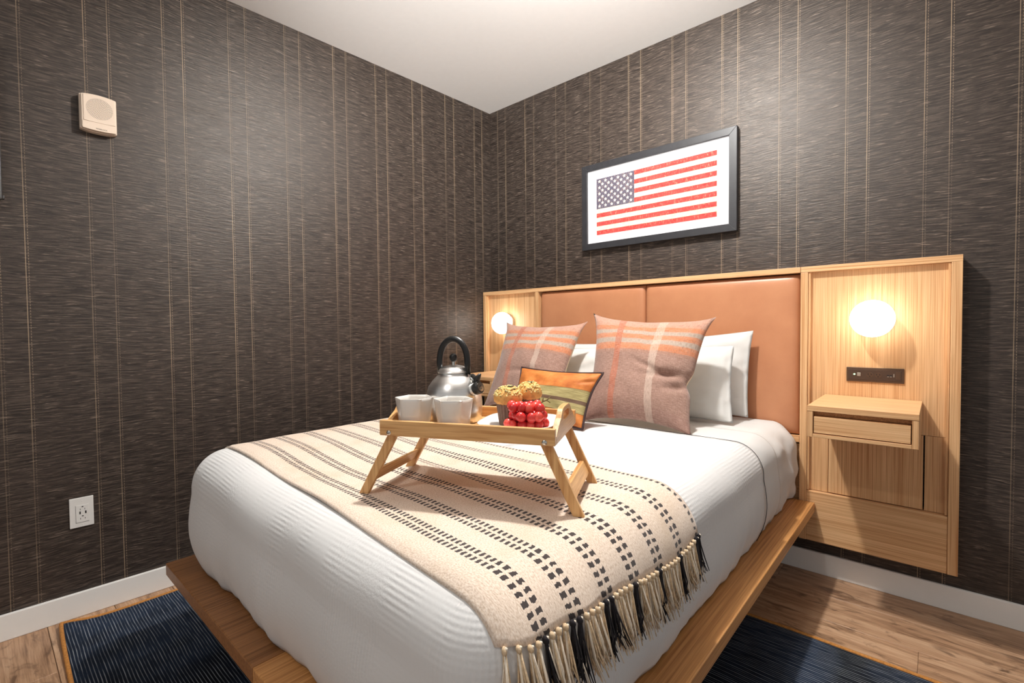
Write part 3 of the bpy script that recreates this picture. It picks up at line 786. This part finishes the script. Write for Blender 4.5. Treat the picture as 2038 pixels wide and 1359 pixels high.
# ------------------------------------------------------------------ cushions and pillows
def cushion(name, parent, TL, TR, BR, BL, T, mats, pinch=.07, n=44, seed=0, wr=.008, creases=(), back=None, puff=.55, flange=0, ear=0, dent=()):
    TL, TR, BR, BL = map(Vector, (TL, TR, BR, BL))
    ctr = (TL+TR+BR+BL)/4
    nrm = ((TR-TL)+(BR-BL)).cross((TL-BL)+(TR-BR)).normalized()
    if nrm.y > 0: nrm = -nrm
    def fn(side):
        def f_(u, v):
            a, b_ = u*2-1, v*2-1
            a2 = a*(1-pinch*(1-b_*b_)); b2 = b_*(1-pinch*(1-a*a))
            k_ = 1+ear*abs(a*b_)**9; a2 *= k_; b2 *= k_
            for (v0, wd, dp) in dent: a2 -= dp*math.exp(-((v-v0)/wd)**2)*max(0, a)**4
            U, V = a2*.5+.5, b2*.5+.5
            p = TL.lerp(TR, U)*V+BL.lerp(BR, U)*(1-V)
            aa, bb = a, b_
            if flange:
                aa = max(-1, min(1, a/(1-flange))); bb = max(-1, min(1, b_/(1-flange)))
            h_ = T/2*max(0, (1-abs(aa)**2.3)*(1-abs(bb)**2.3))**puff
            h_ = max(h_, .0022*min(1, 12*(1-max(abs(a), abs(b_)))))
            fade = min(1, 3.2*(1-max(abs(a), abs(b_))))
            w_ = wr*(nz(u*3.2, v*3.2, seed)+.6*nz(u*7, v*7, seed+9))*fade
            for (cu, cv_, ang, ln, wd, dp) in creases:
                du, dv = u-cu, v-cv_; s_ = du*math.cos(ang)+dv*math.sin(ang); t_ = -du*math.sin(ang)+dv*math.cos(ang)
                w_ -= dp*math.exp(-(s_/ln)**2-(t_/wd)**2)*(1 if side > 0 else 0)
            if flange: w_ += .006*nz(u*14, v*14, seed+3)*(1 if max(abs(aa), abs(bb)) >= 1 else .3)*(.4 if max(abs(a), abs(b_)) > .995 else 1)
            q = p+nrm*(h_*side+(w_ if side > 0 or flange else -w_)*(1 if fade > 0 else 0))
            # edge waviness shared by both sides
            ew = .006*nz(p.x*9, p.y*9+seed, p.z*9)*(1-min(1, fade))
            return q+nrm*ew
        return f_
    g = B()
    g.grid(fn(1), n, n, 0, lambda u, v: (u, v))
    g.grid(fn(-1), n, n, 1 if back else 0, lambda u, v: (u, v))
    o = put(name, g, mats, parent, smooth='all', weld=.0004)
    rim = [fn(1)(i/n, 0) for i in range(n)]+[fn(1)(1, i/n) for i in range(n)]+[fn(1)(1-i/n, 1) for i in range(n)]+[fn(1)(0, 1-i/n) for i in range(n+1)]
    return o, rim
ZT_ = TZ+.004
def white(label, TL, TR, BR, BL, T, seed, fl, group='white sleeping pillows'):
    t = thing('bed_pillow', label, 'pillow', ((BL[0]+BR[0])/2, BL[1], ZT_), 0, group)
    cushion('pillow_case', t, TL, TR, BR, BL, T, ['pillow'], .04, 40, seed, .010, flange=fl, puff=.5)
    return t
white('white pillow with rippled flange leaning on leather headboard, far right', (1.20, -.155, 1.02), (1.758, -.135, 1.072), (1.748, -.170, ZT_+.012), (1.22, -.185, ZT_+.008), .10, 21, .07)
white('white pillow just behind the right plaid cushion', (1.235, -.275, 1.005), (1.708, -.235, 1.008), (1.733, -.335, ZT_+.010), (1.250, -.350, ZT_+.008), .12, 33, .05)
white('white pillow against headboard behind the left plaid cushion', (.700, -.150, 1.000), (1.185, -.150, 1.012), (1.205, -.185, ZT_+.012), (.70, -.185, ZT_+.008), .10, 41, .06)
white('white pillow showing in the gap between the two plaid cushions', (.73, -.270, .975), (1.175, -.262, 1.0), (1.205, -.350, ZT_+.010), (.75, -.350, ZT_+.008), .12, 55, .05)

def plaidc(label, TL, TR, BR, BL, T, seed, cr, dent=()):
    t = thing('plaid_cushion', label, 'cushion', ((BL[0]+BR[0])/2, BL[1], ZT_), 0, 'plaid wool cushions')
    cushion('cover', t, TL, TR, BR, BL, T, ['plaid', 'cream'], .115, 60, seed, .010, cr, back=True, ear=.05, dent=dent)
plaidc('large plaid wool cushion at right, creased, with orange bands', (1.125, -.435, 1.150), (1.672, -.405, 1.122), (1.674, -.657, ZT_+.010), (1.215, -.690, ZT_+.014), .17, 2,
       [(.80, .42, .12, .16, .035, .030), (.62, .47, -.35, .12, .025, .014), (.90, .33, .35, .10, .03, .026)], [(.40, .07, .09)])
plaidc('large plaid wool cushion at left behind the kettle and muffins', (.532, -.420, 1.118), (1.045, -.405, 1.114), (1.07, -.685, ZT_+.014), (.600, -.685, ZT_+.014), .16, 6,
       [(.55, .36, .1, .2, .03, .012)])
lc = thing('lumbar_cushion', 'small orange and olive patchwork lumbar cushion with dark piping', 'cushion', (1.12, -.84, ZT_))
cc, rim = cushion('cover', lc, (.930, -.765, .910), (1.365, -.765, .908), (1.330, -.862, ZT_+.016), (.925, -.868, ZT_+.020), .115, ['lumbar', 'orange'], .09, 44, 12, .010, [(.93, .8, .6, .08, .03, .012), (.86, .9, .9, .07, .02, .008)], back=True)
put('piping', B().tube(rim, .0048, 7, cap=False), 'piping', lc, smooth='all', label='dark brown edge piping')

# ------------------------------------------------------------------ bamboo tray (own frame: x along, y to the back, z up)
TRZ = .692
TO = Vector((1.334, -1.832, TRZ)); TA = math.atan2(.4140, .9103)
tr = thing('bed_tray', 'bamboo breakfast tray table with folding legs standing on the beige throw', 'tray table', TO, TA)
tu = Vector((math.cos(TA), math.sin(TA), 0)); tv_ = Vector((-math.sin(TA), math.cos(TA), 0))
def TP(s, t_, z=0): return TO+tu*s+tv_*t_+Vector((0, 0, z))
zb, zf, zr = .151, .160, .187       # underside, floor top, rim top above the feet
put('tray_floor', bx(.062, .473, .0, .233, zb+.002, zf), 'bamboo_x', tr, local=True)
put('front_rim', bx(.055, .479, -.013, 0, zb, zr), 'bamboo_x', tr, local=True, bevel=.0015)
put('back_rim', bx(.055, .479, .233, .246, zb, zr), 'bamboo_x', tr, local=True, bevel=.0015)
def handle(x0, x1):
    Y0, Y1, n = .0005, .2325, 40
    top = lambda y: zr-.001+.034*(1/(1+math.exp(-(y-.058)/.009)))*(1/(1+math.exp((y-.176)/.009)))
    outer = [(Y0, zb), (Y1, zb)]+[(Y1-(Y1-Y0)*i/40, top(Y1-(Y1-Y0)*i/40)) for i in range(41)]
    c = Vector((.117, zr+.012)); g = B(); N_ = 48; vs = []
    for k in range(N_):
        a = 2*math.pi*k/N_; d = Vector((math.cos(a), math.sin(a)))
        hx = .036*abs(d.x)**.5*(1 if d.x > 0 else -1); hy = .0095*abs(d.y)**.6*(1 if d.y > 0 else -1)
        best = 1e9
        for i in range(len(outer)):
            p, q = Vector(outer[i]), Vector(outer[(i+1) % len(outer)]); e = q-p; den = d.x*e.y-d.y*e.x
            if abs(den) < 1e-12: continue
            w_ = p-c; tt = (w_.x*e.y-w_.y*e.x)/den; ss = (w_.x*d.y-w_.y*d.x)/den
            if tt > 0 and -1e-6 <= ss <= 1+1e-6: best = min(best, tt)
        po = c+d*best
        for x in (x0, x1): vs += [(x, c.x+hx, c.y+hy), (x, po.x, po.y)]
    fs = []
    for k in range(N_):
        a, b_ = k*4, ((k+1) % N_)*4
        fs += [(a, a+1, b_+1, b_), (a+2, b_+2, b_+3, a+3), (a, b_, b_+2, a+2), (a+1, a+3, b_+3, b_+1)]
    return B().add(vs, fs)
put('end_handle', handle(.055, .068), 'bamboo_y', tr, local=True, bevel=.0012)
put('end_handle', handle(.466, .479), 'bamboo_y', tr, local=True, bevel=.0012)
for (xt, xb) in ((.080, -.003), (.456, .526)):
    for (ya, yb_) in ((.0008, .0125), (.2205, .2322)):
        w_ = .0125; sl = (xt-xb)/.156
        loop = [(xb-w_, 0), (xb+w_, 0), (xt+w_, .149), (xt-w_, .149)]
        put('leg', B().prism(loop, ya, yb_, lambda a, b_, d: (a, d, b_)), 'bamboo_z', tr, local=True, bevel=.0015)
    sx = xb+(xt-xb)*.30; sl = (xt-xb)/.149
    zc = .045; hz = .015
    loop = [(sx-.005-hz*sl, zc-hz), (sx+.005-hz*sl, zc-hz), (sx+.005+hz*sl, zc+hz), (sx-.005+hz*sl, zc+hz)]
    put('stretcher', B().prism(loop, .0127, .2203, lambda a, b_, d: (a, d, b_)), 'bamboo_y', tr, local=True, bevel=.001)
for x in (.080, .456):
    for y, ax in ((-.013, -1), (.246, 1)):
        put('bolt', B().lathe([(0, -.001), (.0058, -.001), (.0058, .0012), (.004, .003), (0, .0034)], 20, (x, y, .158), (0, ax, 0)), 'chrome', tr, local=True, smooth=1)

TF = TRZ+zf   # height of the tray floor
# ------------------------------------------------------------------ kettle
kp = TP(.172, .157, 0); K = Vector((kp.x, kp.y, TF+.0006))
kt = thing('kettle', 'stainless steel whistling kettle with black arched handle behind the cups', 'kettle', K)
vr = Vector((rr.x, rr.y, 0)).normalized(); vf = Vector((-vr.y, vr.x, 0))   # sideways direction of spout and handle
vr_ = (vr*.94-vf*.34).normalized()
body = [(0, 0), (.070, 0), (.071, .003), (.0730, .012), (.0745, .032), (.0742, .050), (.0715, .072), (.066, .091), (.0555, .106), (.045, .117), (.040, .121), (.0395, .125), (.037, .125), (0, .1245)]
put('body', B().lathe(body, 64, K), 'steel', kt, smooth=50)
lid = put('lid', B().lathe([(0, .1255), (.0405, .1255), (.0420, .1275), (.0405, .130), (.036, .137), (.026, .1425), (.012, .1455), (0, .146)], 48, K), 'steel', kt, smooth=60)
put('lid_stem', B().lathe([(0, .1455), (.0055, .1455), (.0055, .157), (0, .157)], 20, K), 'chrome', lid, smooth=1)
put('lid_knob', B().lathe([(0, .154), (.006, .155), (.0095, .160), (.0108, .166), (.0095, .172), (.005, .1755), (0, .176)], 24, K), 'black', lid, smooth='all')
arch = []
for i in range(33):
    a = math.pi*(1.0-i/32); x = .0405*math.cos(a); z = .150+.064*math.sin(a)**.85 if 0 < i < 32 else .150
    arch.append(K+vr_*x+Vector((0, 0, z)))
arch = [K-vr_*.0405+Vector((0, 0, .122))]+arch+[K+vr_*.0405+Vector((0, 0, .122))]
put('handle', B().tube(arch, [.0075]+[.0085]*(len(arch)-2)+[.0075], 14), 'black', kt, smooth='all')
sd = (vr*.72-vf*.46+Vector((0, 0, .30))).normalized()
s0 = K+vr*.036+Vector((0, 0, .078))-vf*.026
spout = put('spout', B().lathe([(.0175, 0), (.0165, .012), (.0150, .022), (.0150, .030), (0, .030)], 28, s0, sd), 'steel', kt, smooth=1)
cap = put('spout_cap', B().lathe([(0, .029), (.0155, .029), (.0172, .032), (.0172, .043), (.0155, .046), (0, .046)], 28, s0, sd), 'black', kt, smooth=1)
put('whistle', B().lathe([(0, .0455), (.0118, .0455), (.0118, .0475), (0, .0478)], 24, s0, sd), 'chrome', cap, smooth=1)
sx_ = sd.orthogonal().normalized(); sy_ = sd.cross(sx_)
for a in (0, 2.1, 4.2): put('whistle_hole', B().lathe([(0, .0476), (.0017, .0476), (.0017, .0482), (0, .0482)], 8, s0+(sx_*math.cos(a)+sy_*math.sin(a))*.0045, sd), 'hole', cap)
e = s0+sd*.034+Vector((0, 0, .014))
lev = B().tube([K+vr*.043+Vector((0, 0, .118)), K+vr*.050+Vector((0, 0, .116))-vf*.006, e+Vector((0, 0, .004)), e+vr*.004+Vector((0, 0, .014)), e+vr*.010+Vector((0, 0, .023))], [.004, .0075, .0095, .007, .003], 10)
put('spout_lever', lev, 'black', kt, smooth='all')
put('hinge', B().tube([K+vr*.040+Vector((0, 0, .112))-vf*.006, s0+sd*.022+Vector((0, 0, .012))], .0065, 10), 'chrome', kt, smooth='all')

# ------------------------------------------------------------------ cups
def cup(c, label):
    t = thing('cup', label, 'cup', c, 0, 'white faceted cups on the tray')
    def rad(a, z, s_=1.0):
        k = z/.074; R = .0355+(.0450-.0355)*k**.8
        fac = 6; q = (a+.35) % (2*math.pi/fac)-math.pi/fac
        poly = math.cos(math.pi/fac)/math.cos(q)*1.055
        return R*(1+(poly-1)*(.30+.70*k**2))*s_
    n = 72; g = B(); vs = []; rows = [(0, .82), (.002, .93), (.006, 1.0)]+[(.006+.068*i/10, 1.0) for i in range(1, 11)]+[(.0745, .985), (.0735, .955)]+[(.0735-.064*i/8, .935) for i in range(1, 9)]+[(.0065, .5)]
    rows = rows
    for z, s_ in rows:
        for k in range(n):
            a = 2*math.pi*k/n; R = rad(a, min(z, .074), s_); vs.append((R*math.cos(a), R*math.sin(a), z))
    m = len(rows); fs = [(i*n+k, i*n+(k+1) % n, (i+1)*n+(k+1) % n, (i+1)*n+k) for i in range(m-1) for k in range(n)]
    fs += [tuple(reversed(range(n))), tuple(range((m-1)*n, m*n))]
    g.add(vs, fs); put('bowl', g, 'cup', t, local=True, smooth=55); return t
c1 = TP(.114, .049); c2 = TP(.219, .049)
cup((c1.x, c1.y, TF+.0006), 'white faceted cup at the left end of the tray')
cup((c2.x, c2.y, TF+.0006), 'white faceted cup in front of the kettle body')

# ------------------------------------------------------------------ plate, muffins, grapes
pp = TP(.368, .110); PL_ = Vector((pp.x, pp.y, TF+.0006))
pt = thing('plate', 'white rounded square plate under the muffins and grapes', 'plate', PL_, TA)
def plate():
    n = 96; rows = [(0, 0), (.055, 0), (.058, .002), (.075, .005), (.092, .013), (.0985, .0175), (.0995, .019), (.098, .0200), (.090, .0165), (.074, .0085), (.058, .0050), (0, .0048)]
    def sup(a): return (abs(math.cos(a))**3.6+abs(math.sin(a))**3.6)**(-1/3.6)
    vs = []; fs = []
    for r, z in rows:
        for k in range(n):
            a = 2*math.pi*k/n; s_ = sup(a)*r; vs.append((s_*math.cos(a)*.955, s_*math.sin(a)*.955, z))
    for i in range(len(rows)-1): fs += [(i*n+k, i*n+(k+1) % n, (i+1)*n+(k+1) % n, (i+1)*n+k) for k in range(n)]
    return B().add(vs, fs)
put('dish', plate(), 'ceramic', pt, local=True, smooth='all', weld=.00005)
PZt = PL_.z+.0052
def muffin(c, R, base_h, rt, rb_, label, seed):
    t = thing('muffin', label, 'muffin', c, 0, 'crumb topped muffins')
    put('paper_case', B().lathe([(0, 0), (rb_, 0), (rt, base_h)], 64, wob=lambda a, z: 1+.035*math.sin(a*20)), 'wrap', t, local=True, smooth=30)
    capp = [(0, base_h-.006), (rt*.95, base_h-.005), (R*.97, base_h+.002), (R, base_h+.009), (R*.93, base_h+.019), (R*.72, base_h+.029), (R*.4, base_h+.0355), (0, base_h+.0375)]
    put('top', B().lathe(capp, 36, wob=lambda a, z: 1+.06*nz(math.cos(a)*2, math.sin(a)*2, z*60+seed)), 'muffin', t, local=True, smooth='all')
    rnd = random.Random(seed); g = B()
    for k in range(190):
        a = rnd.uniform(0, 2*math.pi); q = rnd.random()**.6
        i = 3+q*0
        h_ = rnd.uniform(.16, 1)
        zz = base_h+.008+.030*h_**.8; rl = R*math.sqrt(max(.02, 1-((zz-base_h-.008)/.032)**2))*.985
        if h_ > .9: rl *= rnd.random()
        s_ = rnd.uniform(.0014, .0032)
        g.ico((rl*math.cos(a), rl*math.sin(a), zz), s_, 1, 0 if rnd.random() > .05 else 1, (rnd.uniform(.8, 1.3), rnd.uniform(.8, 1.3), rnd.uniform(.7, 1.1)))
    put('crumbs', g, ['crumb', 'seed'], t, local=True, kind='stuff', smooth='all')
    g = B()
    for k in range(7):
        a = rnd.uniform(0, 6.28); q = rnd.uniform(0, R*.35); g.ico((q*math.cos(a), q*math.sin(a), base_h+.038), .0032, 1, 0, (1.5, .8, .6))
    put('seeds', g, 'seed', t, local=True, kind='stuff')
m1 = TP(.334, .118); m2 = TP(.374, .168)
muffin((m1.x, m1.y, PZt), .0355, .056, .029, .0215, 'golden crumb muffin in brown paper case, the nearer one behind grapes', 3)
muffin((m2.x, m2.y, PZt+.001), .0325, .061, .027, .021, 'golden crumb muffin farther back on the plate', 8)
gpos = TP(.390, .078)
gb = thing('grape_bunch', 'bunch of red grapes in front of the muffins', 'grapes', (gpos.x, gpos.y, PZt))
rnd = random.Random(11); placed = []; tries = 0
gproto = None; GR = .0114
# grapes piled in a rounded heap
ql = [(sx, sy, lv) for lv in range(3) for sx in range(-3, 4) for sy in range(-2, 3)]
for (ix, iy, lv) in ql:
    x = ix*.0205+(.0095 if (lv+iy) % 2 else 0); y = iy*.0190+(.006 if lv % 2 else 0); z = GR+.0008+lv*.0190
    e_ = abs((x-.002)/.043)**3+abs(y/.036)**3+abs(z/.066)**3
    if e_ > 1.1: continue
    x += rnd.uniform(-.0030, .0030); y += rnd.uniform(-.0025, .0025); z += rnd.uniform(0, .0034)*(1 if lv else .2)
    w_ = vr*x+vf*y+Vector((gpos.x, gpos.y, 0))
    if (Vector((w_.x, w_.y))-Vector((m1.x, m1.y))).length < .0335 or (Vector((w_.x, w_.y))-Vector((m2.x, m2.y))).length < .034: continue
    placed.append(vr*x+vf*y+Vector((0, 0, z)))
for p in placed:
    if gproto is None:
        gproto = put('grape', B().ico((0, 0, 0), GR, 3, 0, (1, 1, 1.06)), 'grape', gb, local=True, smooth='all'); o = gproto
    else:
        o = gproto.copy(); C.objects.link(o); o.parent = gb
    o.location = p; s_ = rnd.uniform(.9, 1.06); o.scale = (s_, s_, s_); o.rotation_euler = (rnd.uniform(-.6, .6), rnd.uniform(-.6, .6), 0)
st = [vr*.030+vf*.006+Vector((0, 0, .05)), vr*.040+vf*.008+Vector((0, 0, .062)), vr*.050+vf*.006+Vector((0, 0, .066)), vr*.058+Vector((0, 0, .074))]
g = B().tube(st, [.0016, .0017, .0016, .0012], 7); g.tube([st[2], st[2]+vr*.008+Vector((0, 0, -.007))], [.0014, .001], 6); g.tube([st[1], st[1]+vr*.002+Vector((0, 0, .011))], [.0014, .001], 6)
put('stalk', g, 'stem', gb, local=True, smooth='all')
